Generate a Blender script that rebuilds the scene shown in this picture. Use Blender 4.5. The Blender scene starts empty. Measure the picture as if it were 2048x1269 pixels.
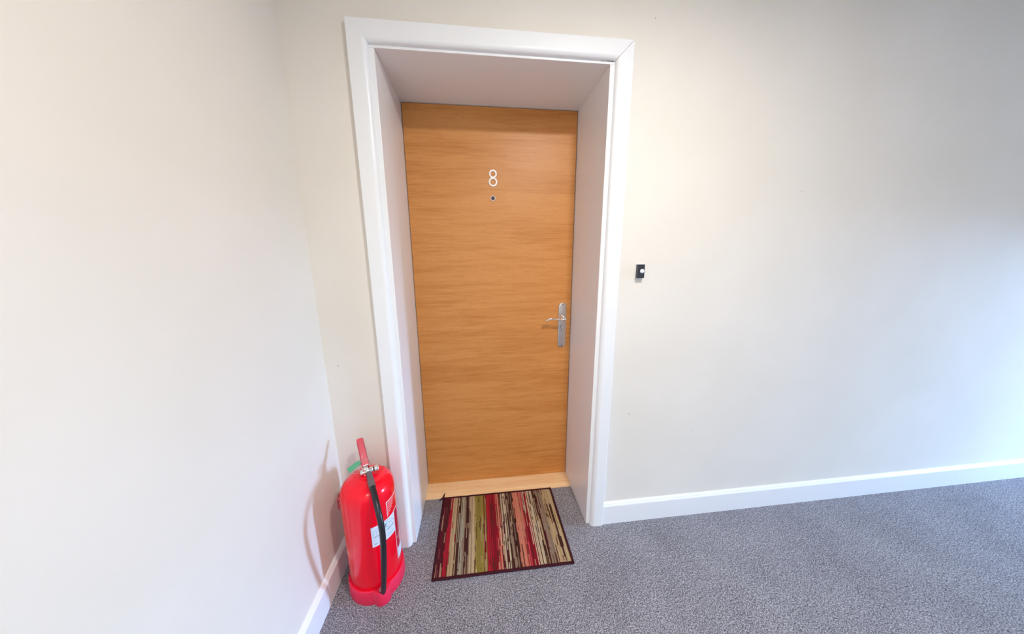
import bpy, bmesh, math, random
from mathutils import Vector, Matrix

random.seed(8)
scene = bpy.context.scene
COL = scene.collection

# ------------------------------------------------------------------ camera
CAM = (0.3305, -1.2130, 1.3466)
YAW, PITCH, ROLL = -0.1142, -0.2024, -0.0058
FPX = 586.46                                   # focal length in pixels of the 2048 px wide frame
cy_, sy_ = math.cos(YAW), math.sin(YAW)
cp_, sp_ = math.cos(PITCH), math.sin(PITCH)
fwd = Vector((-sy_ * cp_, cy_ * cp_, sp_))
right = Vector((cy_, sy_, 0))
up = right.cross(fwd)
r2 = math.cos(ROLL) * right + math.sin(ROLL) * up
u2 = -math.sin(ROLL) * right + math.cos(ROLL) * up
cd = bpy.data.cameras.new('camera')
cam = bpy.data.objects.new('camera', cd)
COL.objects.link(cam)
m = Matrix((r2, u2, -fwd)).transposed().to_4x4()
m.translation = Vector(CAM)
cam.matrix_world = m
cd.sensor_fit = 'HORIZONTAL'
cd.sensor_width = 36.0
cd.lens = 36.0 * FPX / 2048.0
cd.clip_start = 0.01
scene.camera = cam

# ------------------------------------------------------------------ world, window daylight, exposure
world = bpy.data.worlds.new('world')
scene.world = world
world.use_nodes = True
wnt = world.node_tree
bg = wnt.nodes['Background']
wtc = wnt.nodes.new('ShaderNodeTexCoord')
wsp = wnt.nodes.new('ShaderNodeSeparateXYZ')
wnt.links.new(wtc.outputs['Generated'], wsp.inputs[0])
wrp = wnt.nodes.new('ShaderNodeValToRGB')               # open blue sky above the horizon, dim ground below it
wrp.color_ramp.elements[0].position = 0.495
wrp.color_ramp.elements[0].color = (0.05, 0.05, 0.045, 1)
wrp.color_ramp.elements[1].position = 0.505
wrp.color_ramp.elements[1].color = (0.36, 0.60, 1.0, 1)
wma = wnt.nodes.new('ShaderNodeMath')
wma.operation = 'MULTIPLY_ADD'
wma.inputs[1].default_value = 0.5
wma.inputs[2].default_value = 0.5
wnt.links.new(wsp.outputs['Z'], wma.inputs[0])
wnt.links.new(wma.outputs[0], wrp.inputs[0])
wnt.links.new(wrp.outputs[0], bg.inputs[0])
bg.inputs[1].default_value = 150.0
LAMPS = [(0.90, -1.12), (0.70, -2.60)]  # second lamp is added, to fill the door and low walls from the front
LAMP_POWER = (16.5, 10.5)
LAMP_COLOR = (1.0, 0.975, 0.935)
END_X = 6.0                                    # far end of the corridor, to the right
BACK_Y = -3.20                                 # wall behind the camera
CEIL = 2.43
WY0, WY1, WZ0, WZ1 = -1.18, -0.80, 0.12, 1.60          # low glazed opening in the far end wall
ld = bpy.data.lights.new('window_daylight', 'AREA')    # portal: guides the sky light through the opening
ld.shape = 'RECTANGLE'
ld.size = WY1 - WY0
ld.size_y = WZ1 - WZ0
ld.cycles.is_portal = True
lo = bpy.data.objects.new('window_daylight', ld)
COL.objects.link(lo)
lo.location = (END_X + 0.03, (WY0 + WY1) / 2, (WZ0 + WZ1) / 2)
lo.rotation_euler = (math.pi / 2, 0, math.pi / 2)
vs = scene.view_settings
vs.view_transform = 'Standard'
vs.look = 'None'
vs.gamma = 1.0
vs.use_curve_mapping = False
vs.exposure = 0.63

# ------------------------------------------------------------------ sizes of the place
W, H, D = 0.8448, 2.05, 0.3567                 # door opening, recess depth
XL = -0.2995                                   # left wall
EX, EY, ER = -0.1314, -0.1409, 0.0991          # extinguisher axis and radius


# ------------------------------------------------------------------ helpers
def srgb(r, g, b):
    def f(c):
        c /= 255.0
        return c / 12.92 if c <= 0.04045 else ((c + 0.055) / 1.055) ** 2.4
    return (f(r), f(g), f(b), 1)


def link(name, me, mat=None, parent=None, smooth=None):
    o = bpy.data.objects.new(name, me)
    COL.objects.link(o)
    if mat:
        me.materials.append(mat)
    if parent:
        o.parent = parent
    if smooth is not None:
        for p in me.polygons:
            p.use_smooth = True
        if smooth > 0:
            me.set_sharp_from_angle(angle=math.radians(smooth))
    return o


def obj(name, bm, mat=None, parent=None, smooth=None):
    bmesh.ops.recalc_face_normals(bm, faces=bm.faces[:])
    me = bpy.data.meshes.new(name)
    bm.to_mesh(me)
    bm.free()
    return link(name, me, mat, parent, smooth)


def empty(name, loc=(0, 0, 0)):
    o = bpy.data.objects.new(name, None)
    COL.objects.link(o)
    o.empty_display_size = 0.05
    o.location = loc
    bpy.context.view_layer.update()
    return o


def tag(o, label, cat, kind=None, group=None):
    o['label'] = label
    o['category'] = cat
    if kind:
        o['kind'] = kind
    if group:
        o['group'] = group
    return o


def keep(o, parent):
    """parent without moving (parts are modelled in world space)"""
    o.parent = parent
    o.matrix_parent_inverse = Matrix.Translation(parent.location).inverted()
    return o


def add_box(bm, x0, x1, y0, y1, z0, z1, bev=0.0, seg=2):
    vs_ = [bm.verts.new((x, y, z)) for x in (x0, x1) for y in (y0, y1) for z in (z0, z1)]
    q = [(0, 1, 3, 2), (4, 6, 7, 5), (0, 4, 5, 1), (2, 3, 7, 6), (0, 2, 6, 4), (1, 5, 7, 3)]
    fs = [bm.faces.new([vs_[i] for i in f]) for f in q]
    if bev > 0:
        es = set(e for f in fs for e in f.edges)
        bmesh.ops.bevel(bm, geom=list(es), offset=bev, segments=seg, profile=0.5, affect='EDGES')
    return bm


def box(x0, x1, y0, y1, z0, z1, bev=0.0, seg=2):
    return add_box(bmesh.new(), x0, x1, y0, y1, z0, z1, bev, seg)


def loft(bm, rings, closed=True, cap=True):
    """connect rings of equal vertex count"""
    R = [[bm.verts.new(p) for p in ring] for ring in rings]
    n = len(R[0])
    for a, b in zip(R[:-1], R[1:]):
        for i in range(n if closed else n - 1):
            j = (i + 1) % n
            bm.faces.new((a[i], a[j], b[j], b[i]))
    if cap:
        bm.faces.new(R[0])
        bm.faces.new(list(reversed(R[-1])))
    return bm


def lathe(bm, prof, cx, cy, n=48, rfun=None, cap_top=True, cap_bot=True):
    rings = []
    for r, z in prof:
        ring = []
        for i in range(n):
            a = 2 * math.pi * i / n
            rr = rfun(r, z, a) if rfun else r
            ring.append((cx + rr * math.cos(a), cy + rr * math.sin(a), z))
        rings.append(ring)
    R = [[bm.verts.new(p) for p in ring] for ring in rings]
    for a, b in zip(R[:-1], R[1:]):
        for i in range(n):
            j = (i + 1) % n
            bm.faces.new((a[i], a[j], b[j], b[i]))
    if cap_bot:
        bm.faces.new(list(reversed(R[0])))
    if cap_top:
        bm.faces.new(R[-1])
    return bm


def tube(bm, pts, rad, n=12, flat=None, cap=True):
    """tube along points; rad number or list; flat = (su, sv) scale of the section along its side / up axes"""
    pts = [Vector(p) for p in pts]
    if not hasattr(rad, '__len__'):
        rad = [rad] * len(pts)
    rings = []
    prev = None
    for i, p in enumerate(pts):
        t = (pts[min(i + 1, len(pts) - 1)] - pts[max(i - 1, 0)]).normalized()
        if prev is None:
            ref = Vector((0, 0, 1)) if abs(t.z) < 0.9 else Vector((0, 1, 0))
            s = t.cross(ref).normalized()
        else:
            s = (prev - t * prev.dot(t)).normalized()
        prev = s
        v = s.cross(t)
        fu, fv = flat if flat else (1, 1)
        rings.append([p + (s * math.cos(a) * fu + v * math.sin(a) * fv) * rad[i]
                      for a in (2 * math.pi * k / n for k in range(n))])
    return loft(bm, rings, True, cap)


def smooth_path(pts, n=8):
    P = [Vector(p) for p in pts]
    P = [P[0] * 2 - P[1]] + P + [P[-1] * 2 - P[-2]]
    out = []
    for i in range(1, len(P) - 2):
        for k in range(n):
            t = k / n
            a, b, c, d = P[i - 1], P[i], P[i + 1], P[i + 2]
            out.append(0.5 * ((2 * b) + (-a + c) * t + (2 * a - 5 * b + 4 * c - d) * t * t
                              + (-a + 3 * b - 3 * c + d) * t ** 3))
    out.append(P[-2])
    return out


def prism(bm, poly, fn, t0, t1):
    """extrude a 2-D polygon; fn(u, v, t) -> xyz"""
    return loft(bm, [[fn(u, v, t0) for u, v in poly], [fn(u, v, t1) for u, v in poly]])


# ------------------------------------------------------------------ materials
def new_mat(name):
    mt = bpy.data.materials.new(name)
    mt.use_nodes = True
    nt = mt.node_tree
    b = nt.nodes['Principled BSDF']
    return mt, nt, b


def node(nt, typ, **kw):
    n = nt.nodes.new(typ)
    for k, v in kw.items():
        if k.startswith('i_'):
            n.inputs[k[2:].replace('_', ' ')].default_value = v
        else:
            setattr(n, k, v)
    return n


def plain(name, col, rough=0.5, metal=0.0, coat=0.0, spec=0.5, noise=0.0, bump=0.0, bscale=300):
    mt, nt, b = new_mat(name)
    b.inputs['Base Color'].default_value = col
    b.inputs['Roughness'].default_value = rough
    b.inputs['Metallic'].default_value = metal
    b.inputs['Coat Weight'].default_value = coat
    b.inputs['Coat Roughness'].default_value = 0.06
    b.inputs['Specular IOR Level'].default_value = spec
    tc = node(nt, 'ShaderNodeTexCoord')
    if noise:
        nz = node(nt, 'ShaderNodeTexNoise', i_Scale=9.0, i_Detail=6.0)
        nt.links.new(tc.outputs['Object'], nz.inputs['Vector'])
        mx = node(nt, 'ShaderNodeMix', data_type='RGBA')
        mx.inputs[6].default_value = tuple(c * (1 - noise) for c in col[:3]) + (1,)
        mx.inputs[7].default_value = tuple(min(1, c * (1 + noise)) for c in col[:3]) + (1,)
        nt.links.new(nz.outputs['Fac'], mx.inputs[0])
        nt.links.new(mx.outputs[2], b.inputs['Base Color'])
    if bump:
        nb = node(nt, 'ShaderNodeTexNoise', i_Scale=bscale, i_Detail=3.0)
        nt.links.new(tc.outputs['Object'], nb.inputs['Vector'])
        bp = node(nt, 'ShaderNodeBump', i_Strength=bump, i_Distance=0.001)
        nt.links.new(nb.outputs['Fac'], bp.inputs['Height'])
        nt.links.new(bp.outputs['Normal'], b.inputs['Normal'])
    return mt


def math_node(nt, op, a=None, b=None, c=None):
    n = node(nt, 'ShaderNodeMath', operation=op)
    for i, v in enumerate((a, b, c)):
        if v is None:
            continue
        if isinstance(v, (int, float)):
            n.inputs[i].default_value = v
        else:
            nt.links.new(v, n.inputs[i])
    return n.outputs[0]


def ramp(nt, stops, fac=None, interp='LINEAR'):
    r = node(nt, 'ShaderNodeValToRGB')
    cr = r.color_ramp
    cr.interpolation = interp
    while len(cr.elements) < len(stops):
        cr.elements.new(0.5)
    for e, (p, c) in zip(cr.elements, stops):
        e.position = p
        e.color = c
    if fac is not None:
        nt.links.new(fac, r.inputs[0])
    return r.outputs['Color']


def mat_wall(name, marks):
    """matt cream emulsion with roller texture and a few scuff marks"""
    mt, nt, b = new_mat(name)
    b.inputs['Roughness'].default_value = 0.62
    b.inputs['Specular IOR Level'].default_value = 0.3
    tc = node(nt, 'ShaderNodeTexCoord')
    nz = node(nt, 'ShaderNodeTexNoise', i_Scale=2.5, i_Detail=2.0)
    nt.links.new(tc.outputs['Object'], nz.inputs['Vector'])
    base = ramp(nt, [(0.3, srgb(233, 226, 214)), (0.7, srgb(238, 231, 221))], nz.outputs['Fac'])
    spots = [((-0.250, 0, 0.913), 0.007, 0.35), ((1.032, 0, 0.605), 0.008, 0.35), ((1.374, 0, 0.4876), 0.0045, 0.75),
             ((1.0096, 0, 2.2086), 0.005, 0.5), ((1.75, 0, 1.62), 0.005, 0.4)]
    if not marks:
        nt.links.new(base, b.inputs['Base Color'])
        return mt
    wob = node(nt, 'ShaderNodeTexNoise', i_Scale=160.0, i_Detail=1.0)
    nt.links.new(tc.outputs['Object'], wob.inputs['Vector'])
    col = base
    for (p, r, a) in spots:
        d = node(nt, 'ShaderNodeVectorMath', operation='DISTANCE')
        d.inputs[1].default_value = p
        nt.links.new(tc.outputs['Object'], d.inputs[0])
        dd = math_node(nt, 'ADD', d.outputs['Value'], math_node(nt, 'MULTIPLY', math_node(nt, 'SUBTRACT', wob.outputs['Fac'], 0.5), r * 1.6))
        f = math_node(nt, 'MULTIPLY', math_node(nt, 'LESS_THAN', dd, r * 0.55), a)
        mx = node(nt, 'ShaderNodeMix', data_type='RGBA')
        nt.links.new(f, mx.inputs[0])
        nt.links.new(col, mx.inputs[6])
        mx.inputs[7].default_value = srgb(120, 112, 118)
        col = mx.outputs[2]
    nt.links.new(col, b.inputs['Base Color'])
    return mt


def mat_wood(name, cols, grain=1.0, rough=0.42, cross='z'):
    """flat veneer, grain running along x"""
    mt, nt, b = new_mat(name)
    tc = node(nt, 'ShaderNodeTexCoord')

    def nz(sx, sy, sz, detail, rgh=0.55, dist=0.0):
        mp = node(nt, 'ShaderNodeMapping')
        mp.inputs['Scale'].default_value = (sx, sy, sz) if cross == 'z' else (sx, sz, sy)
        nt.links.new(tc.outputs['Object'], mp.inputs['Vector'])
        n = node(nt, 'ShaderNodeTexNoise', i_Scale=1.0, i_Detail=detail, i_Roughness=rgh, i_Distortion=dist)
        nt.links.new(mp.outputs['Vector'], n.inputs['Vector'])
        return n.outputs['Fac']
    broad = nz(1.0, 1.0, 7.0, 3.0, dist=0.4)
    rings = nz(2.2, 2.0, 34.0, 4.0, 0.6, 0.8)
    fine = nz(9.0, 5.0, 190.0, 3.0, 0.65)
    pores = nz(26.0, 9.0, 520.0, 2.0, 0.5)
    f = math_node(nt, 'MULTIPLY', broad, 0.30)
    f = math_node(nt, 'MULTIPLY_ADD', rings, 0.40, f)
    f = math_node(nt, 'MULTIPLY_ADD', fine, 0.30 * grain, f)
    c = ramp(nt, [(0.36, cols[0]), (0.47, cols[1]), (0.56, cols[2]), (0.66, cols[1])], f)
    pf = math_node(nt, 'MULTIPLY', math_node(nt, 'GREATER_THAN', pores, 0.64), 0.30)
    mx = node(nt, 'ShaderNodeMix', data_type='RGBA')
    nt.links.new(pf, mx.inputs[0])
    nt.links.new(c, mx.inputs[6])
    mx.inputs[7].default_value = cols[3]
    nt.links.new(mx.outputs[2], b.inputs['Base Color'])
    b.inputs['Roughness'].default_value = rough
    b.inputs['Specular IOR Level'].default_value = 0.45
    bp = node(nt, 'ShaderNodeBump', i_Strength=0.10, i_Distance=0.0006)
    nt.links.new(fine, bp.inputs['Height'])
    nt.links.new(bp.outputs['Normal'], b.inputs['Normal'])
    return mt


def mat_carpet():
    """grey twist-pile carpet: flecked yarn ends with soft relief"""
    mt, nt, b = new_mat('grey_fleck_carpet')
    tc = node(nt, 'ShaderNodeTexCoord')
    n1 = node(nt, 'ShaderNodeTexNoise', i_Scale=250.0, i_Detail=2.0, i_Roughness=0.65, i_Distortion=0.5)
    n2 = node(nt, 'ShaderNodeTexNoise', i_Scale=4.0, i_Detail=4.0)
    n3 = node(nt, 'ShaderNodeTexVoronoi', i_Scale=330.0)
    for n in (n1, n2, n3):
        nt.links.new(tc.outputs['Object'], n.inputs['Vector'])
    f = math_node(nt, 'MULTIPLY_ADD', n3.outputs['Distance'], -0.22, n1.outputs['Fac'])
    f = math_node(nt, 'ADD', f, math_node(nt, 'MULTIPLY', math_node(nt, 'SUBTRACT', n2.outputs['Fac'], 0.5), 0.10))
    c = ramp(nt, [(0.23, srgb(74, 71, 77)), (0.33, srgb(116, 113, 119)), (0.43, srgb(148, 145, 151)), (0.56, srgb(202, 199, 205))], f)
    nt.links.new(c, b.inputs['Base Color'])
    b.inputs['Roughness'].default_value = 0.95
    b.inputs['Specular IOR Level'].default_value = 0.1
    b.inputs['Sheen Weight'].default_value = 0.15
    bp = node(nt, 'ShaderNodeBump', i_Strength=0.7, i_Distance=0.003)
    nt.links.new(f, bp.inputs['Height'])
    nt.links.new(bp.outputs['Normal'], b.inputs['Normal'])
    return mt


MAT_X0, MAT_X1, MAT_Y0, MAT_Y1 = 0.107, 0.714, -0.183, 0.2405


def mat_stripes():
    """corded pile: each 4 mm rib carries one yarn colour at a time; colours break along the rib"""
    mt, nt, b = new_mat('striped_mat_pile')
    tc = node(nt, 'ShaderNodeTexCoord')
    sp = node(nt, 'ShaderNodeSeparateXYZ')
    nt.links.new(tc.outputs['Object'], sp.inputs[0])
    u = math_node(nt, 'DIVIDE', math_node(nt, 'SUBTRACT', sp.outputs['X'], MAT_X0), MAT_X1 - MAT_X0)
    N = 150.0
    cell = math_node(nt, 'FLOOR', math_node(nt, 'MULTIPLY', u, N))
    cu = math_node(nt, 'DIVIDE', math_node(nt, 'ADD', cell, 0.5), N)

    wn = node(nt, 'ShaderNodeTexWhiteNoise', noise_dimensions='1D')
    nt.links.new(cell, wn.inputs['W'])

    def cnoise(ys, seed, detail=2.0):
        cb = node(nt, 'ShaderNodeCombineXYZ')
        nt.links.new(math_node(nt, 'MULTIPLY_ADD', wn.outputs['Value'], 917.0, seed), cb.inputs[0])
        nt.links.new(math_node(nt, 'MULTIPLY_ADD', sp.outputs['Y'], ys, seed), cb.inputs[1])
        n = node(nt, 'ShaderNodeTexNoise', i_Scale=1.0, i_Detail=detail, i_Roughness=0.6)
        nt.links.new(cb.outputs[0], n.inputs['Vector'])
        return n.outputs['Fac']
    n1 = cnoise(2.4, 0.37)
    n2 = cnoise(4.0, 53.1)
    n3 = cnoise(900.0, 91.7, 1.0)
    pos = math_node(nt, 'MULTIPLY_ADD', math_node(nt, 'SUBTRACT', n1, 0.5), 0.085, cu)
    pos = math_node(nt, 'MULTIPLY_ADD', math_node(nt, 'SUBTRACT', wn.outputs['Value'], 0.5), 0.042, pos)
    maroon, red, pinkr = srgb(84, 14, 26), srgb(172, 26, 44), srgb(196, 74, 84)
    tan, beige, taupe = srgb(180, 152, 114), srgb(192, 170, 132), srgb(146, 122, 102)
    dark, olive, grey = srgb(66, 30, 20), srgb(146, 128, 58), srgb(164, 160, 138)
    salmon, crim, pale = srgb(200, 122, 98), srgb(132, 8, 28), srgb(200, 182, 152)
    stops = [(0.0, maroon), (0.022, srgb(120, 60, 66)), (0.03, maroon), (0.055, red), (0.085, tan), (0.120, beige), (0.135, dark),
             (0.150, grey), (0.175, taupe), (0.200, dark), (0.216, taupe), (0.235, beige), (0.285, olive), (0.352, tan), (0.362, crim),
             (0.385, red), (0.410, crim), (0.452, red), (0.470, salmon), (0.505, maroon), (0.520, pale), (0.555, dark), (0.585, taupe),
             (0.597, dark), (0.625, salmon), (0.685, red), (0.700, pinkr), (0.715, pale), (0.722, crim), (0.752, pale)]
    c1 = ramp(nt, stops, pos, 'CONSTANT')
    stops2 = [(0.0, pale), (0.800, dark), (0.815, tan), (0.838, dark), (0.848, taupe), (0.862, maroon), (0.874, taupe), (0.900, dark),
              (0.908, tan), (0.945, dark), (0.952, beige), (0.985, olive)]
    c2 = ramp(nt, stops2, pos, 'CONSTANT')
    sel = node(nt, 'ShaderNodeMix', data_type='RGBA')
    nt.links.new(math_node(nt, 'GREATER_THAN', pos, 0.79), sel.inputs[0])
    nt.links.new(c1, sel.inputs[6])
    nt.links.new(c2, sel.inputs[7])
    # stray dark and pale yarns
    st = node(nt, 'ShaderNodeMix', data_type='RGBA')
    nt.links.new(math_node(nt, 'MULTIPLY', math_node(nt, 'GREATER_THAN', n2, 0.615), 0.8), st.inputs[0])
    nt.links.new(sel.outputs[2], st.inputs[6])
    st.inputs[7].default_value = srgb(76, 36, 24)
    s2 = node(nt, 'ShaderNodeMix', data_type='RGBA')
    nt.links.new(math_node(nt, 'MULTIPLY', math_node(nt, 'LESS_THAN', n2, 0.37), 0.7), s2.inputs[0])
    nt.links.new(st.outputs[2], s2.inputs[6])
    s2.inputs[7].default_value = srgb(196, 164, 128)
    # yarn-end mottling
    hs = node(nt, 'ShaderNodeHueSaturation')
    nt.links.new(s2.outputs[2], hs.inputs['Color'])
    wn2 = node(nt, 'ShaderNodeTexWhiteNoise', noise_dimensions='1D')
    nt.links.new(math_node(nt, 'ADD', cell, 0.37), wn2.inputs['W'])
    val = math_node(nt, 'MULTIPLY', math_node(nt, 'MULTIPLY_ADD', n3, 1.3, 0.24), math_node(nt, 'MULTIPLY_ADD', wn2.outputs['Value'], 0.36, 0.82))
    nt.links.new(val, hs.inputs['Value'])
    nt.links.new(hs.outputs[0], b.inputs['Base Color'])
    b.inputs['Roughness'].default_value = 0.9
    b.inputs['Specular IOR Level'].default_value = 0.15
    b.inputs['Sheen Weight'].default_value = 0.1
    bp = node(nt, 'ShaderNodeBump', i_Strength=0.5, i_Distance=0.0015)
    nt.links.new(n3, bp.inputs['Height'])
    nt.links.new(bp.outputs['Normal'], b.inputs['Normal'])
    return mt


M = {}
M['wall'] = mat_wall('cream_wall_paint_scuffed', True)
M['wallplain'] = mat_wall('cream_wall_paint', False)
M['ceil'] = plain('white_ceiling_paint', srgb(240, 238, 234), 0.7, spec=0.2)
M['trim'] = plain('white_satin_gloss_paint', srgb(244, 244, 244), 0.32)
M['carpet'] = mat_carpet()
M['veneer'] = mat_wood('oak_veneer', [srgb(192, 122, 56), srgb(209, 139, 70), srgb(218, 150, 82), srgb(166, 100, 44)])
M['sill'] = mat_wood('pale_threshold_wood', [srgb(236, 190, 138), srgb(246, 206, 156), srgb(250, 216, 172), srgb(216, 164, 112)], 0.8, 0.38, 'y')
M['mat'] = mat_stripes()
M['binding'] = plain('dark_burgundy_binding', srgb(62, 18, 28), 0.85, spec=0.2, noise=0.25, bump=0.6, bscale=420)
M['red'] = plain('red_enamel', srgb(250, 2, 36), 0.2, coat=0.25, spec=0.35)
M['redplastic'] = plain('red_moulded_plastic', srgb(244, 40, 80), 0.45, noise=0.06, bump=0.15, bscale=240)
M['redlever'] = plain('red_painted_steel', srgb(196, 18, 52), 0.38, noise=0.04)
M['chrome'] = plain('polished_chrome', (0.82, 0.80, 0.78, 1), 0.12, 1.0)
M['satin'] = plain('satin_chrome', (0.66, 0.64, 0.62, 1), 0.30, 1.0, noise=0.05)
M['brushed'] = plain('brushed_aluminium', srgb(214, 208, 204), 0.45, 0.5, noise=0.03)
M['ferrule'] = plain('grey_crimped_ferrule', srgb(128, 116, 118), 0.45, 0.7)
M['rubber'] = plain('black_rubber_hose', srgb(24, 22, 32), 0.34, coat=0.15, noise=0.1)
M['green'] = plain('green_plastic_tag', srgb(0, 138, 88), 0.4)
M['wire'] = plain('pale_wire', srgb(206, 188, 180), 0.35, 0.4)
M['darkgap'] = plain('dark_recess', srgb(34, 28, 28), 0.6)
M['labelred'] = plain('crimson_label_print', srgb(196, 8, 50), 0.3, coat=0.3)
M['labelwhite'] = plain('white_label_print', srgb(242, 222, 226), 0.35)
M['sticker'] = plain('white_paper_sticker', srgb(226, 232, 244), 0.4)
M['ink'] = plain('dark_blue_grey_ink', srgb(70, 84, 110), 0.5)
M['inkpale'] = plain('pale_blue_ink', srgb(128, 150, 186), 0.5)
M['inkgreen'] = plain('green_ink', srgb(20, 130, 90), 0.5)
M['blackplastic'] = plain('black_gloss_plastic', srgb(44, 44, 52), 0.22, coat=0.3)
M['whiteplastic'] = plain('white_plastic', srgb(240, 240, 242), 0.3)
M['lens'] = plain('violet_glass_lens', srgb(52, 20, 58), 0.05, coat=1.0)
mt, nt, b = new_mat('clear_window_glass')
tr_, gl_, mx_ = node(nt, 'ShaderNodeBsdfTransparent'), node(nt, 'ShaderNodeBsdfGlossy', i_Roughness=0.0), node(nt, 'ShaderNodeMixShader', i_Fac=0.06)
nt.links.new(tr_.outputs[0], mx_.inputs[1])
nt.links.new(gl_.outputs[0], mx_.inputs[2])
nt.links.new(mx_.outputs[0], nt.nodes['Material Output'].inputs['Surface'])
M['glass'] = mt


# ------------------------------------------------------------------ room shell
def struct(o, label, cat):
    return tag(o, label, cat, 'structure')


WT = 0.46                                                # thickness of the wall the door is recessed in
struct(obj('floor', box(XL - 0.1, END_X + 0.1, BACK_Y - 0.1, WT, -0.06, 0.0), M['carpet']),
       'grey flecked twist-pile carpet covering the hallway floor', 'floor')
struct(obj('ceiling', box(XL - 0.1, END_X + 0.1, BACK_Y - 0.1, WT, CEIL, CEIL + 0.06), M['ceil']),
       'white hallway ceiling above the recessed door', 'ceiling')
bm = bmesh.new()
add_box(bm, XL - 0.05, -0.03, 0, WT, -0.02, CEIL + 0.02)
add_box(bm, W + 0.03, END_X + 0.1, 0, WT, -0.02, CEIL + 0.02)
add_box(bm, -0.03, W + 0.03, 0, WT, H + 0.03, CEIL + 0.02)
struct(obj('wall_back', bm, M['wall']), 'cream painted wall around the recessed wooden door', 'wall')
struct(obj('wall_left', box(XL - 0.1, XL, BACK_Y - 0.1, WT, -0.02, CEIL + 0.02), M['wallplain']),
       'cream painted side wall behind the red fire extinguisher', 'wall')
struct(obj('wall_front', box(XL - 0.05, END_X + 0.1, BACK_Y - 0.1, BACK_Y, -0.02, CEIL + 0.02), M['wallplain']),
       'cream painted hallway wall facing the door', 'wall')
bm = bmesh.new()
add_box(bm, END_X, END_X + 0.1, BACK_Y - 0.05, WY0, -0.02, CEIL + 0.02)
add_box(bm, END_X, END_X + 0.1, WY1, 0.05, -0.02, CEIL + 0.02)
add_box(bm, END_X, END_X + 0.1, WY0, WY1, -0.02, WZ0)
add_box(bm, END_X, END_X + 0.1, WY0, WY1, WZ1, CEIL + 0.02)
struct(obj('wall_right', bm, M['wallplain']), 'cream painted far end wall with the daylight window', 'wall')
win = struct(empty('window_1', (END_X, (WY0 + WY1) / 2, WZ0)), 'white framed window at the far end of the hallway', 'window')
bm = bmesh.new()
for a in ((WY0 - 0.05, WY0 + 0.02, WZ0 - 0.05, WZ1 + 0.05), (WY1 - 0.02, WY1 + 0.05, WZ0 - 0.05, WZ1 + 0.05),
          (WY0, WY1, WZ0 - 0.05, WZ0 + 0.02), (WY0, WY1, WZ1 - 0.02, WZ1 + 0.05)):
    add_box(bm, END_X - 0.02, END_X + 0.015, a[0], a[1], a[2], a[3])
keep(obj('window_frame', bm, M['trim']), win)
keep(obj('pane', box(END_X + 0.05, END_X + 0.056, WY0, WY1, WZ0, WZ1), M['glass']), win)

# skirting boards (profile: proud, height)
SK = [(0, 0), (0.016, 0), (0.016, 0.1015), (0.016, 0.103), (0.0145, 0.1065), (0.0105, 0.1105), (0.0105, 0.1125), (0.006, 0.1185), (0.003, 0.1205), (0, 0.1205)]


def skirting(name, fn, t0, t1, label):
    bm = bmesh.new()
    prism(bm, SK, fn, t0, t1)
    return struct(obj(name, bm, M['trim'], smooth=25), label, 'skirting board')


AO = 0.082                                               # outer edge of the architrave from the opening
skirting('baseboard_right', lambda u, v, t: (t, -u, v), W + AO, END_X, 'white skirting board to the right of the door')
skirting('baseboard_left', lambda u, v, t: (XL + u, t, v), BACK_Y, -0.0005, 'white skirting board on the side wall beside the extinguisher')
skirting('baseboard_back', lambda u, v, t: (t, -u, v), XL + 0.016, -AO, 'short white skirting board behind the fire extinguisher')
skirting('baseboard_front', lambda u, v, t: (t, BACK_Y + u, v), XL + 0.016, END_X, 'white skirting board along the wall facing the door')

# architrave: u from the inner edge outwards, v proud of the wall
AI, AIT = 0.018, 0.009                                   # inner edge offset at the sides and at the head
AP = [(0, 0), (0, 0.007), (0.0012, 0.011), (0.004, 0.0155), (0.008, 0.0188), (0.0125, 0.0208), (0.017, 0.0215), (0.0178, 0.0215),
      (0.0600, 0.0215), (0.0605, 0.0215), (0.0628, 0.0205), (0.064, 0.018), (0.064, 0)]
tr = struct(empty('trim_1', (W / 2, 0, 0)), 'white painted architrave framing the door recess', 'door frame')
bm = bmesh.new()
loft(bm, [[(-AI - u, -v, 0) for u, v in AP], [(-AI - u, -v, H + AIT + u) for u, v in AP]])
keep(obj('architrave_leg', bm, M['trim'], smooth=25), tr)
GAP = 0.0007                                             # opened mitre joint on the right
bm = bmesh.new()
loft(bm, [[(W + AI + u, -v, 0) for u, v in AP], [(W + AI + u, -v, H + AIT + u - GAP) for u, v in AP]])
keep(obj('architrave_leg', bm, M['trim'], smooth=25), tr)
bm = bmesh.new()
loft(bm, [[(-AI - u, -v, H + AIT + u) for u, v in AP], [(W + AI + u - GAP, -v, H + AIT + u) for u, v in AP]])
keep(obj('architrave_head', bm, M['trim'], smooth=25), tr)
# hairline crack in the paint under the right end of the head
pts = [(W - 0.052, 0), (W - 0.04, 0.0012), (W - 0.034, -0.0006), (W - 0.022, 0.0008), (W - 0.008, 0.0), (W + 0.012, 0.0006)]
bm = bmesh.new()
tube(bm, [(x, -0.0035, H + AIT + 0.0002 + dz * 0.4) for x, dz in pts], [0.0003, 0.0006, 0.0008, 0.0007, 0.0012, 0.0014], 6)
keep(obj('paint_crack', bm, M['darkgap']), tr)

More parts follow.
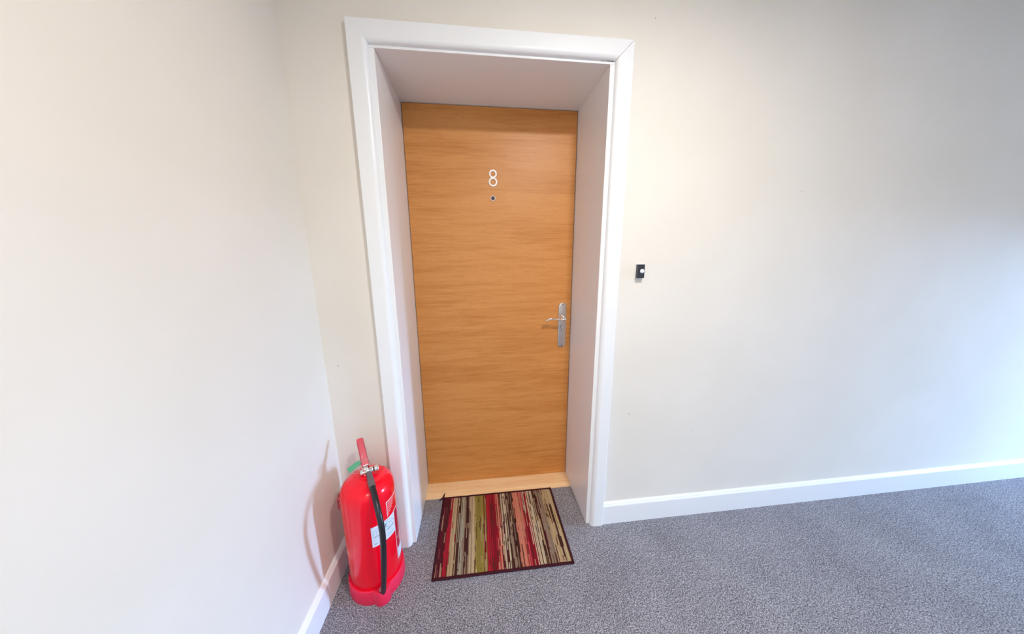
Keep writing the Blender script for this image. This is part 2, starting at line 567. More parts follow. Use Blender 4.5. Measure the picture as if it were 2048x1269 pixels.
# door lining
ln = struct(empty('trim_2', (W / 2, 0.2, 0)), 'white painted lining boards inside the door recess', 'door frame')
keep(obj('lining_side', box(-0.03, 0, -0.0008, WT - 0.04, 0, H, 0.0015), M['trim']), ln)
keep(obj('lining_side', box(W, W + 0.03, -0.0008, WT - 0.04, 0, H, 0.0015), M['trim']), ln)
keep(obj('lining_head', box(-0.03, W + 0.03, -0.0008, WT - 0.04, H, H + 0.03, 0.0015), M['trim']), ln)
keep(obj('backing_board', box(-0.05, W + 0.05, WT - 0.045, WT - 0.02, -0.02, H + 0.05), M['darkgap']), ln)
# filler smears on the left lining
for (yy, zz, a, b_) in ((0.012, 1.065, 0.009, 0.034), (0.010, 0.985, 0.006, 0.03), (0.02, 0.40, 0.012, 0.03)):
    bm = bmesh.new()
    rings = []
    for h_, s in ((0.0, 1.0), (0.0006, 0.9), (0.0009, 0.55)):
        rings.append([(h_ - 0.0002, yy + a * s * math.cos(t) * (1 + 0.2 * math.sin(3 * t)), zz + b_ * s * math.sin(t))
                      for t in (2 * math.pi * k / 18 for k in range(18))])
    loft(bm, rings)
    keep(obj('filler_smear', bm, M['whiteplastic'], smooth=60), ln)

# wooden threshold
th = [(0.2505, 0.0), (0.2505, 0.0022), (0.2525, 0.0040), (0.256, 0.0048), (0.270, 0.0088), (0.2715, 0.0098), (0.288, 0.0122), (0.292, 0.0126), (0.41, 0.0126), (0.41, 0)]
bm = bmesh.new()
prism(bm, th, lambda u, v, t: (t, u, v), 0.0005, W - 0.0005)
struct(obj('trim_3', bm, M['sill'], smooth=20), 'pale wooden threshold strip under the flat door', 'threshold')

# ------------------------------------------------------------------ door
door = struct(empty('door_1', (W / 2, D, 0.0125)), 'plain oak veneer flat door with a silver number and lever handle', 'door')
keep(obj('door_leaf', box(0.0025, W - 0.0025, D, D + 0.044, 0.0135, H - 0.0025, 0.0008, 1), M['veneer']), door)

# the number 8: two rings of satin metal
bm = bmesh.new()


def annulus(bm, cx, cz, ro, ri, yb, yf, n=40, sx=1.0):
    prof = [(ri, yb), (ro, yb), (ro, yf + 0.0008), (ro - 0.0008, yf), (ri + 0.0008, yf), (ri, yf + 0.0008)]
    R = [[bm.verts.new((cx + r * sx * math.cos(a), y, cz + r * math.sin(a))) for r, y in prof]
         for a in (2 * math.pi * k / n for k in range(n))]
    k = len(prof)
    for i in range(n):
        A, B = R[i], R[(i + 1) % n]
        for j in range(k):
            bm.faces.new((A[j], A[(j + 1) % k], B[(j + 1) % k], B[j]))


annulus(bm, 0.4192, 1.7505, 0.0205, 0.0120, D, D - 0.004, sx=0.97)
annulus(bm, 0.4190, 1.7130, 0.0222, 0.0135, D, D - 0.0041)
n8 = keep(obj('number_plate', bm, M['brushed'], smooth=30), door)
n8['label'] = 'satin silver metal numeral 8 on the upper door'

# spy hole
bm = bmesh.new()
annulus(bm, 0.4176, 1.6366, 0.0125, 0.0090, D, D - 0.0035, 36)
pe = keep(obj('spy_hole', bm, M['brushed'], smooth=40), door)
pe['label'] = 'round chrome spy hole with a dark lens'
bm = bmesh.new()
prof = [(0.0090, 0.0004), (0.0080, 0.0014), (0.005, 0.0022), (0.0025, 0.0026), (0.0004, 0.0027)]
loft(bm, [[(0.4176 + r * math.cos(a), D - y, 1.6366 + r * math.sin(a)) for a in (2 * math.pi * k / 24 for k in range(24))] for r, y in prof])
keep(obj('lens', bm, M['lens'], smooth=80), pe)

# handle: long plate, lever, lock cylinder, screws
PX, PZ0, PZ1, PHW = 0.7930, 0.8395, 1.0955, 0.0222


def capsule(hw, z0, z1, rr=0.9, n=10):
    """rounded-end plate outline, counter-clockwise in x-z"""
    pts = []
    rz = hw * rr
    for k in range(n + 1):
        a = math.pi * k / n
        pts.append((PX + hw * math.cos(a) * (1 if abs(math.cos(a)) < 0.999 else 1), z1 - rz + rz * math.sin(a)))
    for k in range(n + 1):
        a = math.pi + math.pi * k / n
        pts.append((PX + hw * math.cos(a), z0 + rz + rz * math.sin(a)))
    return pts


bm = bmesh.new()
rings = []
for ins, y in ((0.0, D), (0.0, D - 0.0055), (0.0012, D - 0.0072), (0.0035, D - 0.008)):
    rings.append([(x, y, z) for x, z in capsule(PHW - ins, PZ0 + ins, PZ1 - ins)])
loft(bm, rings)
pl = keep(obj('handle_plate', bm, M['satin'], smooth=35), door)
pl['label'] = 'tall satin chrome handle plate with rounded ends'
YF = D - 0.008
LY = 0.302
# boss from the plate to the lever
bm = bmesh.new()
BXc, BZc = 0.7905, 1.0125
prof = [(0.0150, YF + 0.0005), (0.0150, YF - 0.003), (0.0115, YF - 0.006), (0.0092, YF - 0.012), (0.0085, YF - 0.03), (0.0105, LY + 0.006), (0.0100, LY - 0.003), (0.006, LY - 0.0075)]
loft(bm, [[(BXc + r * math.cos(a), y, BZc + r * math.sin(a)) for a in (2 * math.pi * k / 20 for k in range(20))] for r, y in prof])
keep(obj('spindle_boss', bm, M['chrome'], smooth=50), pl)
path = smooth_path([(0.7960, LY, 1.0140), (0.7830, LY, 1.0120), (0.7680, LY - 0.002, 1.0098), (0.7500, LY - 0.003, 1.0118), (0.7330, LY - 0.003, 1.0152),
                    (0.7180, LY - 0.002, 1.0172), (0.7050, LY, 1.0155), (0.6955, LY + 0.001, 1.0105), (0.6875, LY + 0.002, 1.0062)], 5)
nP = len(path)
rad = []
for i in range(nP):
    t = i / (nP - 1)
    r = 0.0078 - 0.0032 * math.sin(min(1, t / 0.5) * math.pi / 2) if t < 0.5 else 0.0046 + 0.0026 * ((t - 0.5) / 0.5)
    if t > 0.94:
        r *= 1 - 0.6 * (t - 0.94) / 0.06
    rad.append(r)
bm = bmesh.new()
tube(bm, path, rad, 14, flat=(1.5, 1.0))
lv = keep(obj('lever', bm, M['chrome'], smooth=60), pl)
lv['label'] = 'curved chrome lever drooping at its tip'
# scrolled leaf above the boss
bm = bmesh.new()
sc = smooth_path([(0.8030, LY + 0.004, 1.0150), (0.7985, LY, 1.0180), (0.7920, LY + 0.001, 1.0235), (0.7830, LY + 0.004, 1.0285), (0.7745, LY + 0.008, 1.0318), (0.7715, LY + 0.012, 1.0290), (0.7735, LY + 0.014, 1.0255)], 5)
tube(bm, sc, [0.0008 + 0.0030 * math.sin(math.pi * (0.08 + 0.84 * i / (len(sc) - 1))) for i in range(len(sc))], 10)
sc = smooth_path([(0.8030, LY, 1.0120), (0.7920, LY - 0.004, 1.0185), (0.7840, LY, 1.0222), (0.7790, LY + 0.004, 1.0180)], 5)
tube(bm, sc, [0.0012 + 0.0036 * math.sin(math.pi * (0.08 + 0.84 * i / (len(sc) - 1))) for i in range(len(sc))], 10)
keep(obj('scroll_leaf', bm, M['chrome'], smooth=60), pl)
# lock cylinder
KX, KZ = 0.7930, 0.9610


def keyhole_poly(r, hw, tail):
    pts = []
    a0 = math.asin(hw / r)
    for k in range(21):
        a = -math.pi / 2 + a0 + (2 * math.pi - 2 * a0) * k / 20
        pts.append((KX + r * math.cos(a), KZ + r * math.sin(a)))
    pts += [(KX - hw, KZ - tail + hw)] + [(KX + hw * math.cos(math.pi + math.pi * k / 6), KZ - tail + hw + hw * math.sin(math.pi + math.pi * k / 6)) for k in range(1, 6)] + [(KX + hw, KZ - tail + hw)]
    return pts


bm = bmesh.new()
loft(bm, [[(x, YF + 0.001, z) for x, z in keyhole_poly(0.0098, 0.0052, 0.029)], [(x, YF - 0.0003, z) for x, z in keyhole_poly(0.0098, 0.0052, 0.029)]])
kh = keep(obj('lock_cutout', bm, M['darkgap']), pl)
bm = bmesh.new()
loft(bm, [[(x, YF, z) for x, z in keyhole_poly(0.0082, 0.0036, 0.0268)], [(x, YF - 0.0022, z) for x, z in keyhole_poly(0.0082, 0.0036, 0.0268)]])
keep(obj('lock_cylinder', bm, M['chrome'], smooth=30), pl)
keep(obj('key_slot', box(KX - 0.0010, KX + 0.0010, YF - 0.0026, YF - 0.001, KZ - 0.0045, KZ + 0.0048), M['darkgap']), pl)
for sz in (1.0868, 0.8500):
    bm = bmesh.new()
    prof = [(0.0032, YF + 0.0005), (0.0032, YF - 0.0008), (0.0022, YF - 0.0014), (0.0005, YF - 0.0015)]
    loft(bm, [[(PX + r * math.cos(a), y, sz + r * math.sin(a)) for a in (2 * math.pi * k / 14 for k in range(14))] for r, y in prof])
    keep(obj('screw', bm, M['darkgap'], smooth=50), pl)

# ------------------------------------------------------------------ door bell
bell = tag(empty('doorbell', (1.0225, 0, 1.2545)), 'small black doorbell with a white push button on the cream wall', 'doorbell')
keep(obj('back_plate', box(1.0045, 1.0412, -0.005, 0, 1.2515, 1.3148, 0.001), M['whiteplastic']), bell)
keep(obj('housing', box(1.0073, 1.0384, -0.0215, -0.004, 1.2542, 1.3120, 0.0014), M['blackplastic']), bell)
bm = bmesh.new()
BX, BZ = 1.0262, 1.2838
prof = [(0.0092, -0.0210), (0.0092, -0.0228), (0.0080, -0.0232), (0.0076, -0.0225), (0.0072, -0.0250), (0.0058, -0.0262), (0.003, -0.0268), (0.0005, -0.0269)]
loft(bm, [[(BX + r * math.cos(a), y, BZ + r * math.sin(a)) for a in (2 * math.pi * k / 28 for k in range(28))] for r, y in prof])
keep(obj('push_button', bm, M['whiteplastic'], smooth=45), bell)

# ------------------------------------------------------------------ door mat
mat = tag(empty('door_mat', ((MAT_X0 + MAT_X1) / 2, (MAT_Y0 + MAT_Y1) / 2, 0)), 'striped red, olive, beige and brown door mat on the grey carpet', 'door mat')
NR = 150
bm = bmesh.new()
rows = 9
grid = []
for j in range(rows):
    y = MAT_Y0 + (MAT_Y1 - MAT_Y0) * j / (rows - 1)
    row = []
    for i in range(NR * 2 + 1):
        x = MAT_X0 + (MAT_X1 - MAT_X0) * i / (NR * 2)
        z = 0.0068 + (0.0010 if i % 2 else 0.0) + 0.0003 * math.sin(i * 2.3 + j * 1.7)
        row.append(bm.verts.new((x, y, z)))
    grid.append(row)
for a, b_ in zip(grid[:-1], grid[1:]):
    for i in range(NR * 2):
        bm.faces.new((a[i], a[i + 1], b_[i + 1], b_[i]))
edge = [v.co.copy() for v in grid[0]]
add_box(bm, MAT_X0, MAT_X1, MAT_Y0, MAT_Y1, 0.0004, 0.0062)
mo = obj('pile', bm, M['mat'], smooth=0)
keep(mo, mat)
# sewn binding along the four edges
def bind(p0, p1, n=26):
    p0, p1 = Vector(p0), Vector(p1)
    d = (p1 - p0).normalized()
    s = Vector((-d.y, d.x, 0))
    bm = bmesh.new()
    rings = []
    for i in range(n + 1):
        c = p0.lerp(p1, i / n)
        w = 0.0008 * math.sin(i * 1.9) * math.sin(i * 0.37)
        rings.append([c + s * (0.0062 * math.cos(a) + w) + Vector((0, 0, 0.0052 + 0.0047 * math.sin(a))) for a in (2 * math.pi * k / 10 for k in range(10))])
    loft(bm, rings)
    return obj('binding', bm, M['binding'], smooth=60)


q = 0.0032
cs = [(MAT_X0 - q, MAT_Y0 - q, 0), (MAT_X1 + q, MAT_Y0 - q, 0), (MAT_X1 + q, MAT_Y1 + q, 0), (MAT_X0 - q, MAT_Y1 + q, 0)]
for k in range(4):
    a, b_ = Vector(cs[k]), Vector(cs[(k + 1) % 4])
    d = (b_ - a).normalized() * 0.004
    keep(bind(a - d, b_ + d), mat)
# frayed binding end sticking out at the far left corner
bm = bmesh.new()
cx0, cy0 = MAT_X0 - q, MAT_Y1 + q
tube(bm, smooth_path([(cx0 + 0.006, cy0, 0.007), (cx0 - 0.006, cy0 - 0.002, 0.010), (cx0 - 0.018, cy0 - 0.008, 0.009), (cx0 - 0.026, cy0 - 0.018, 0.004)], 4), [0.006] * 3 + [0.0055, 0.005, 0.0045, 0.004, 0.0035, 0.003, 0.0025, 0.002, 0.0016, 0.001], 8, flat=(1.2, 0.7))
tube(bm, smooth_path([(cx0 - 0.004, cy0 - 0.004, 0.008), (cx0 - 0.002, cy0 + 0.012, 0.013), (cx0 + 0.004, cy0 + 0.028, 0.018)], 4), [0.005, 0.005, 0.0048, 0.0045, 0.004, 0.0034, 0.0026, 0.0018, 0.001], 8, flat=(1.1, 0.7))
fr = keep(obj('frayed_end', bm, M['binding'], smooth=60), mat)
fr['label'] = 'dark frayed thread end at the mat corner'

# ------------------------------------------------------------------ fire extinguisher
ext = tag(empty('fire_extinguisher', (EX, EY, 0)), 'red fire extinguisher with a black hose standing in the corner', 'fire extinguisher')


def cylp(az, z, dr=0.0):
    a = math.radians(az)
    return (EX + (ER + dr) * math.cos(a), EY + (ER + dr) * math.sin(a), z)


bm = bmesh.new()
dome = [(0.090, 0.012), (ER - 0.001, 0.02), (ER, 0.03), (ER, 0.15), (ER, 0.30), (ER, 0.428), (0.0988, 0.438), (0.0978, 0.448), (0.0958, 0.459), (0.0922, 0.470), (0.0866, 0.4795),
        (0.0785, 0.4880), (0.068, 0.4945), (0.055, 0.4995), (0.040, 0.5030), (0.026, 0.5048), (0.014, 0.5055)]
lathe(bm, dome, EX, EY, 96)
body = keep(obj('cylinder', bm, M['red'], smooth=50), ext)

# moulded plastic foot with a lug that holds the hose end
LUG = math.radians(-62.0)


def lugf(r, z, a):
    d = (a - LUG + math.pi) % (2 * math.pi) - math.pi
    t = max(0.0, 1 - (abs(d) / math.radians(17)) ** 2.6)
    return r + 0.0205 * t if r > ER + 0.004 else r


foot = [(0.085, 0.0), (0.1075, 0.0), (0.1085, 0.003), (0.1085, 0.03), (0.1075, 0.060), (0.1065, 0.0625), (0.1045, 0.0632), (ER + 0.0005, 0.061), (ER - 0.004, 0.060)]
bm = bmesh.new()
lathe(bm, foot, EX, EY, 144, rfun=lugf, cap_top=False)
ft = keep(obj('base_skirt', bm, M['redplastic'], smooth=40), ext)
ft['label'] = 'pinkish red plastic base with a hose socket'
# socket mouth in the lug
SXp, SYp = EX + 0.1165 * math.cos(LUG), EY + 0.1165 * math.sin(LUG)
bm = bmesh.new()
lathe(bm, [(0.0095, 0.055), (0.0128, 0.0605), (0.0134, 0.0652), (0.0124, 0.0665), (0.0112, 0.0655), (0.0105, 0.060)], SXp, SYp, 24)
keep(obj('hose_socket', bm, M['darkgap'], smooth=40), ft)
bm = bmesh.new()
lathe(bm, [(0.0112, 0.0655), (0.0122, 0.0672), (0.0122, 0.0712), (0.0108, 0.072)], SXp, SYp, 24)

# hose
hp = [(-0.1140, -0.1560, 0.5200), (-0.0884, -0.2059, 0.5155), (-0.0651, -0.2486, 0.5040), (-0.0457, -0.2842, 0.4790), (-0.0318, -0.3039, 0.4410), (-0.0283, -0.3088, 0.3880), (-0.0329, -0.3043, 0.3250), (-0.0455, -0.2874, 0.2250), (-0.0659, -0.2584, 0.1050),
      (SXp, SYp, 0.0500)]
path = smooth_path(hp, 8)
for _ in range(30):                                  # relax the curve so that it bends evenly
    path = [path[0]] + [path[i] * 0.5 + (path[i - 1] + path[i + 1]) * 0.25 for i in range(1, len(path) - 1)] + [path[-1]]
bm2 = bmesh.new()
tube(bm2, path[6:], 0.0104, 20)
hs_ = keep(obj('hose', bm2, M['rubber'], smooth=60), ext)
hs_['label'] = 'black rubber hose curving down the front'
obj('hose_tip_ring', bm, M['wire'], hs_, smooth=40)
bm = bmesh.new()
tube(bm, path[:12], [0.0100] * 2 + [0.0104] * 2 + [0.0116, 0.0112, 0.0118, 0.0118, 0.0120, 0.0122, 0.0122, 0.0118], 20)
fe = keep(obj('hose_ferrule', bm, M['ferrule'], smooth=40), ext)

# valve: neck, cross body, right hand plug
eh = Vector((math.cos(math.radians(22.6)), math.sin(math.radians(22.6)), 0))
V0 = Vector((EX, EY, 0.521))
bm = bmesh.new()
lathe(bm, [(0.0225, 0.5005), (0.0225, 0.508), (0.021, 0.5105), (0.0165, 0.5110)], EX + 0.001, EY - 0.006, 28)
keep(obj('neck_collar', bm, M['red'], smooth=40), ext)
valve = keep(obj('valve', lathe(bmesh.new(), [(0.0150, 0.509), (0.0150, 0.516), (0.0135, 0.519), (0.0135, 0.533), (0.0120, 0.538), (0.008, 0.541)], EX, EY, 24), M['chrome'], smooth=40), ext)
valve['label'] = 'chrome valve head between lever and hose'


def bar(bm, a, b_, prof, n=20):
    """revolve (t, r) profile about segment a-b"""
    a, b_ = Vector(a), Vector(b_)
    pts = [a.lerp(b_, t) for t, r in prof]
    d = (b_ - a).normalized()
    s = d.cross(Vector((0, 0, 1))).normalized()
    v = s.cross(d)
    loft(bm, [[p + (s * math.cos(x) + v * math.sin(x)) * r for x in (2 * math.pi * k / n for k in range(n))] for p, (t, r) in zip(pts, prof)])


def sub(o, part):
    o.parent = part                                   # the part's own matrix is the identity in world space
    return o


V1 = V0 + Vector((0.003, -0.006, 0.002))
bm = bmesh.new()
bar(bm, V1 - eh * 0.021, V1 + eh * 0.026, [(0, 0.0055), (0.04, 0.0095), (0.10, 0.0112), (0.26, 0.0112), (0.30, 0.0098), (0.36, 0.0098), (0.40, 0.0128), (0.78, 0.0128), (0.84, 0.0112), (1.0, 0.0108)])
sub(obj('valve_body', bm, M['chrome'], smooth=35), valve)
bm = bmesh.new()
bar(bm, V1 + eh * 0.0255, V1 + eh * 0.0305, [(0, 0.0085), (1, 0.0085)])
sub(obj('plug_groove', bm, M['darkgap'], smooth=40), valve)
bm = bmesh.new()
bar(bm, V1 + eh * 0.030, V1 + eh * 0.046, [(0, 0.0112), (0.06, 0.0124), (0.80, 0.0124), (0.93, 0.0112), (1.0, 0.0085)])
sub(obj('valve_plug', bm, M['chrome'], smooth=35), valve)

# operating lever: folded red steel channel
lev_az = math.radians(121.0)
eL = (Vector((math.cos(lev_az), math.sin(lev_az), 0)) * 0.088 + Vector((0, 0, 0.084)))
LL = eL.length
eL.normalize()
eS = eL.cross(Vector((0, 0, 1))).normalized()
if eS.x < 0:
    eS = -eS
eN = eS.cross(eL).normalized()
if eN.y > 0:
    eN = -eN                                          # faces the camera side
L0 = V0 + Vector((0.004, -0.002, 0.012))


def lp(s, l, n_):
    return L0 + eS * s + eL * l + eN * n_


bm = bmesh.new()
# top strap with rounded far end
outline = [(-0.0125, 0.012), (0.0125, 0.012), (0.0128, LL - 0.006), (0.0105, LL - 0.001), (0.008, LL), (-0.008, LL), (-0.0105, LL - 0.001), (-0.0128, LL - 0.006)]
loft(bm, [[lp(s, l, n_) for s, l in outline] for n_ in (0.004, 0.0065)])
for sgn in (-1, 1):
    fl = [(-0.006, -0.010), (0.0065, -0.010), (0.0065, LL - 0.02), (0.0045, LL - 0.008), (0.002, LL - 0.02), (-0.006, 0.05)]
    ring0 = [lp(sgn * 0.0128, l if l > 0 else l, n_) for n_, l in fl]
    ring1 = [lp(sgn * 0.0106, l if l > 0 else l, n_) for n_, l in fl]
    loft(bm, [ring0, ring1])
lever = keep(obj('operating_lever', bm, M['redlever'], smooth=30), ext)
lever['label'] = 'raised red steel operating lever'
# white scratch on the lever face
bm = bmesh.new()
tube(bm, [lp(0.0, 0.058, 0.0066), lp(-0.004, 0.052, 0.0067), lp(-0.0065, 0.046, 0.0067), lp(-0.008, 0.040, 0.0066)], [0.0002, 0.0006, 0.0005, 0.0002], 6)
sub(obj('scratch', bm, M['labelwhite']), lever)
# front fold edge
bm = bmesh.new()
bar(bm, lp(-0.0095, 0.0125, 0.0062), lp(0.0105, 0.0125, 0.0062), [(0, 0.0014), (1, 0.0014)], 8)
sub(obj('worn_edge', bm, M['labelwhite']), lever)

# safety pin through the lever, tie and green tag
bm = bmesh.new()
bar(bm, lp(-0.019, 0.024, 0.0), lp(0.020, 0.030, 0.0), [(0, 0.0018), (1, 0.0018)], 8)
bar(bm, lp(-0.0185, 0.018, 0.001), lp(-0.0195, 0.042, 0.001), [(0, 0.0016), (0.8, 0.0016), (0.81, 0.0034), (1, 0.0034)], 8)
bar(bm, lp(0.0195, 0.0215, 0.002), lp(0.0185, 0.034, 0.003), [(0, 0.0013), (1, 0.0013)], 8)
pin = keep(obj('safety_pin', bm, M['satin'], smooth=40), ext)
pts = []
for k in range(33):
    a = 2 * math.pi * k / 32
    pts.append(lp(0.0155 * math.cos(a), 0.031 + 0.0035 * math.cos(a), 0.0095 * math.sin(a)))
bm = bmesh.new()
tube(bm, pts, 0.0011, 8, cap=False)
tie = keep(obj('tamper_tie', bm, M['wire'], smooth=60), ext)
tie['label'] = 'thin pale plastic tie round the lever'
pts = smooth_path([lp(-0.0155, 0.028, 0.001), lp(-0.021, 0.012, 0.006), lp(-0.030, -0.004, 0.008), lp(-0.041, -0.004, 0.010), lp(-0.050, 0.004, 0.008)], 6)
bm = bmesh.new()
tube(bm, pts, 0.0008, 6)
keep(obj('wire_loop', bm, M['satin'], smooth=60), ext)
bm = bmesh.new()
tg = [(0, 0.0045), (0.009, 0.0095), (0.046, 0.0098), (0.047, 0.009), (0.047, -0.009), (0.046, -0.0098), (0.009, -0.0095), (0, -0.0045)]
T0 = lp(-0.0165, 0.0320, 0.007)
tdir = (eS * -0.93 - eL * 0.36).normalized()
tup = eN.cross(tdir).normalized()
loft(bm, [[T0 + tdir * a + tup * b_ + eN * n_ for a, b_ in tg] for n_ in (0.0, 0.0018)])
tgo = keep(obj('seal_tag', bm, M['green']), ext)
tgo['label'] = 'green plastic tag tied to the lever'

# wall hook on the back left of the cylinder
bm = bmesh.new()
for zz in (0.432, 0.408, 0.391):
    pts = [Vector(cylp(az, zz, dr)) for az, dr in ((176, -0.001), (182, 0.0085), (190, 0.0095), (199, 0.0085), (205, -0.001))]
    loft(bm, [[p + Vector((0, 0, dz)) + (Vector((EX, EY, p.z)) - p).normalized() * dn for dz, dn in ((0.0022, 0), (0.0022, 0.002), (-0.0022, 0.002), (-0.0022, 0))] for p in pts])
for az in (184, 197):
    p0, p1 = Vector(cylp(az, 0.389, 0.009)), Vector(cylp(az, 0.434, 0.009))
    bar_s = (Vector((EX, EY, 0)) - Vector((p0.x, p0.y, 0))).normalized()
    tt = Vector((-bar_s.y, bar_s.x, 0))
    loft(bm, [[p + tt * a + bar_s * c for a, c in ((0.003, 0), (0.003, 0.002), (-0.003, 0.002), (-0.003, 0))] for p in (p0, p1)])
keep(obj('hanging_bracket', bm, M['redlever']), ext)


# labels wrapped round the cylinder
def patch(bm, az0, az1, z0, z1, dr0, dr1, n=14):
    """thin curved slab on the cylinder"""
    rings = []
    for k in range(n + 1):
        az = az0 + (az1 - az0) * k / n
        rings.append([cylp(az, z0, dr0), cylp(az, z0, dr1), cylp(az, z1, dr1), cylp(az, z1, dr0)])
    loft(bm, rings)


bm = bmesh.new()
patch(bm, -13.5, 72, 0.112, 0.343, 0.0, 0.0005, 24)
lab = keep(obj('instruction_label', bm, M['labelred'], smooth=30), ext)
lab['label'] = 'crimson printed instruction panel with white lines'
bm = bmesh.new()
a0, a1 = 0.0003, 0.0008
patch(bm, -33.5, -32.0, 0.352, 0.4185, a0, a1, 2)                     # upper panel outline
patch(bm, -33.5, 72, 0.4165, 0.4185, a0, a1, 24)
patch(bm, -33.5, 72, 0.4125, 0.4140, a0, a1, 24)
patch(bm, -14.5, 72, 0.3455, 0.3490, a0, a1, 24)
for k, e in enumerate((-9, -11.5, -14.5, -18, -22.5, -28)):
    z = 0.4055 - 0.0092 * k
    patch(bm, -32.2, e, z - 0.0010, z + 0.0010, a0, a1, 8)
patch(bm, -14.3, -12.8, 0.1105, 0.343, a0, a1, 2)                     # lower panel outline
patch(bm, -13.5, 30, 0.2105, 0.2125, a0, a1, 12)
patch(bm, -13.5, 60, 0.1105, 0.1130, a0, a1, 16)
random.seed(3)
for k in range(7):
    z = 0.330 - 0.0125 * k
    patch(bm, 7 + random.random() * 4, 40 + random.random() * 20, z - 0.0035, z + 0.0035, a0, a1, 8)
for k in range(4):
    z = 0.2 - 0.009 * k
    patch(bm, 0 + random.random() * 3, 30, z - 0.0008, z + 0.0008, a0, a1, 8)
sub(obj('white_print', bm, M['labelwhite'], smooth=30), lab)
bm = bmesh.new()
patch(bm, -11.0, 30, 0.1135, 0.158, a0, 0.0010, 10)
wl = sub(obj('white_panel', bm, M['sticker'], smooth=30), lab)

# service sticker with its printing
S0, S1, SZ0, SZ1 = -71.0, -13.8, 0.2575, 0.3455
bm = bmesh.new()
patch(bm, S0, S1, SZ0, SZ1, 0.0005, 0.0012, 24)
st = keep(obj('service_sticker', bm, M['sticker'], smooth=30), ext)
st['label'] = 'white service sticker printed in blue grey'
SW = math.radians(S1 - S0) * ER
SH = SZ1 - SZ0


def sp3(x, y, dr=0.0013):
    """sticker coordinates in metres from its lower left corner -> world"""
    return cylp(S0 + math.degrees(x / ER), SZ0 + y, dr)


def stroke(bm, pts, w):
    P = [Vector(p) for p in pts]
    L, R_ = [], []
    for i, p in enumerate(P):
        t = (P[min(i + 1, len(P) - 1)] - P[max(i - 1, 0)]).normalized()
        nrm = Vector((-t.y, t.x))
        L.append(p + nrm * w / 2)
        R_.append(p - nrm * w / 2)
    A = [bm.verts.new(sp3(v.x, v.y)) for v in L]
    B = [bm.verts.new(sp3(v.x, v.y)) for v in R_]
    for i in range(len(P) - 1):
        bm.faces.new((A[i], A[i + 1], B[i + 1], B[i]))


def line(bm, x0, x1, y, w, n=8):
    stroke(bm, [(x0 + (x1 - x0) * k / n, y) for k in range(n + 1)], w)


def text_on_sticker(name, s, x, y, size, mat_, parent, sx=1.0):
    cu = bpy.data.curves.new('lettering', 'FONT')
    cu.body = s
    cu.size = size
    cu.resolution_u = 3
    to = bpy.data.objects.new('lettering', cu)
    COL.objects.link(to)
    bpy.context.view_layer.update()
    dg = bpy.context.evaluated_depsgraph_get()
    me = bpy.data.meshes.new_from_object(to.evaluated_get(dg))
    bpy.data.objects.remove(to)
    bpy.data.curves.remove(cu)
    for v in me.vertices:
        v.co = Vector(sp3(x + v.co.x * sx, y + v.co.y))
    me.materials.clear()
    return sub(link(name, me, mat_), parent)


text_on_sticker('lettering', 'DD', 0.0065, 0.0380, 0.0128, M['ink'], st, 1.0)
text_on_sticker('lettering', 'SECU', 0.0070, 0.0090, 0.0092, M['ink'], st, 1.0)
bm = bmesh.new()
line(bm, 0.007, 0.093, 0.0300, 0.0010)
line(bm, 0.007, 0.093, 0.0235, 0.0010)
for k, (rx, ry) in enumerate(((0.0425, 0.0300), (0.0330, 0.0210))):
    stroke(bm, [(SW / 2 + rx * math.cos(a), 0.0525 + ry * math.sin(a)) for a in (math.pi * j / 28 for j in range(29))], 0.0014)
sub(obj('arch_print', bm, M['inkpale']), st)
bm = bmesh.new()
stroke(bm, [(0.052, 0.058), (0.052, 0.069), (0.058, 0.071), (0.070, 0.069), (0.068, 0.056), (0.062, 0.053), (0.057, 0.057)], 0.0013)
sub(obj('emblem_print', bm, M['ink']), st)
bm = bmesh.new()
x = 0.058
random.seed(5)
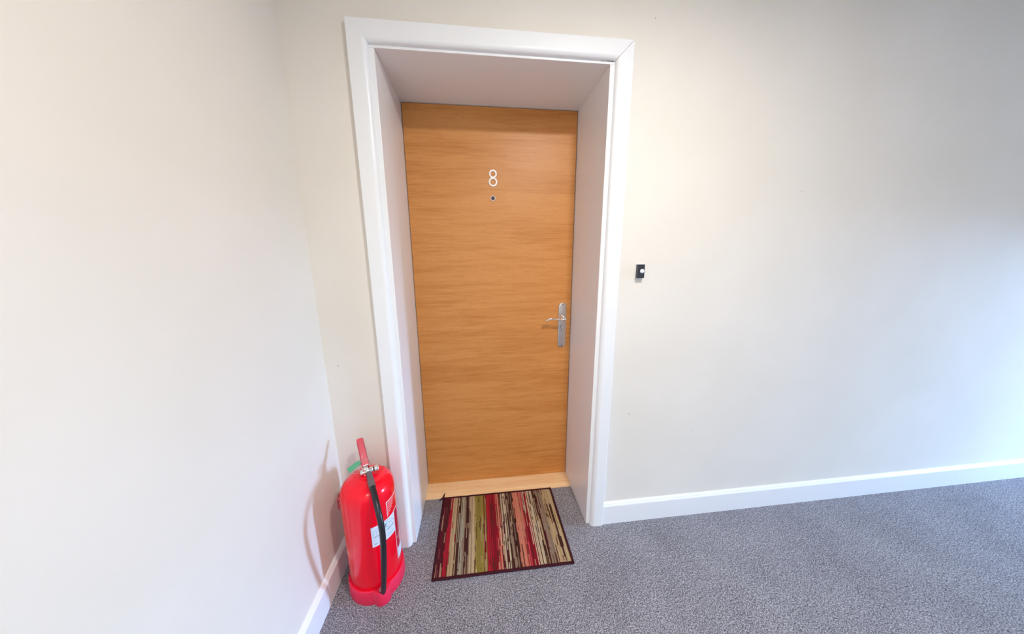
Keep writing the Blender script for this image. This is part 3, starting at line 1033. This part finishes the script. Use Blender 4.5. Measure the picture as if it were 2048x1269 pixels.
while x < 0.092:                                        # illegible bold line right of the hose
    w = 0.0022 + 0.001 * random.random()
    stroke(bm, [(x, 0.0385), (x + w * 0.5, 0.0465)], 0.0013)
    stroke(bm, [(x, 0.0425 + 0.003 * random.random()), (x + w, 0.0425)], 0.0016)
    x += w + 0.0012
x = 0.062
while x < 0.090:                                        # illegible lower line
    a = [(x + 0.0022 * math.cos(t), 0.0135 + 0.0042 * math.sin(t)) for t in (0.6 + 5.0 * j / 8 for j in range(9))]
    stroke(bm, a, 0.0009)
    x += 0.0062
sub(obj('small_print', bm, M['ink']), st)['kind'] = 'stuff'
bm = bmesh.new()
stroke(bm, [(0.051, 0.0665), (0.058, 0.0675)], 0.0045)
stroke(bm, [(0.053, 0.058), (0.057, 0.058)], 0.003)
sub(obj('green_print', bm, M['inkgreen']), st)

# ------------------------------------------------------------------ ceiling light near the door, and an added fill lamp behind the camera
mt, nt, b = new_mat('lit_opal_panel')
b.inputs['Base Color'].default_value = (0.8, 0.8, 0.8, 1)
b.inputs['Emission Color'].default_value = LAMP_COLOR + (1,)
b.inputs['Emission Strength'].default_value = 4.0
for k, (lx, ly) in enumerate(LAMPS):
    lamp = tag(empty('ceiling_light', (lx, ly, CEIL)), ('round flush ceiling light with an opal panel in front of the door',
               'added fill lamp behind the camera, shaped like the flush ceiling light')[k], 'ceiling light', group='hallway ceiling lights')
    bm = bmesh.new()
    lathe(bm, [(0.112, CEIL - 0.0005), (0.112, CEIL - 0.030), (0.108, CEIL - 0.036), (0.098, CEIL - 0.036), (0.096, CEIL - 0.030)], lx, ly, 40)
    keep(obj('rim', bm, M['whiteplastic'], smooth=40), lamp)
    bm = bmesh.new()
    lathe(bm, [(0.095, CEIL - 0.0305), (0.095, CEIL - 0.033)], lx, ly, 40)
    keep(obj('diffuser', bm, mt, smooth=40), lamp)
    pd = bpy.data.lights.new('lamp_disc', 'AREA')
    pd.shape = 'DISK'
    pd.size = 0.18
    pd.energy = LAMP_POWER[k]
    pd.color = LAMP_COLOR
    po = bpy.data.objects.new('lamp_disc', pd)
    COL.objects.link(po)
    po.location = (lx, ly, CEIL - 0.037)
    keep(po, lamp)
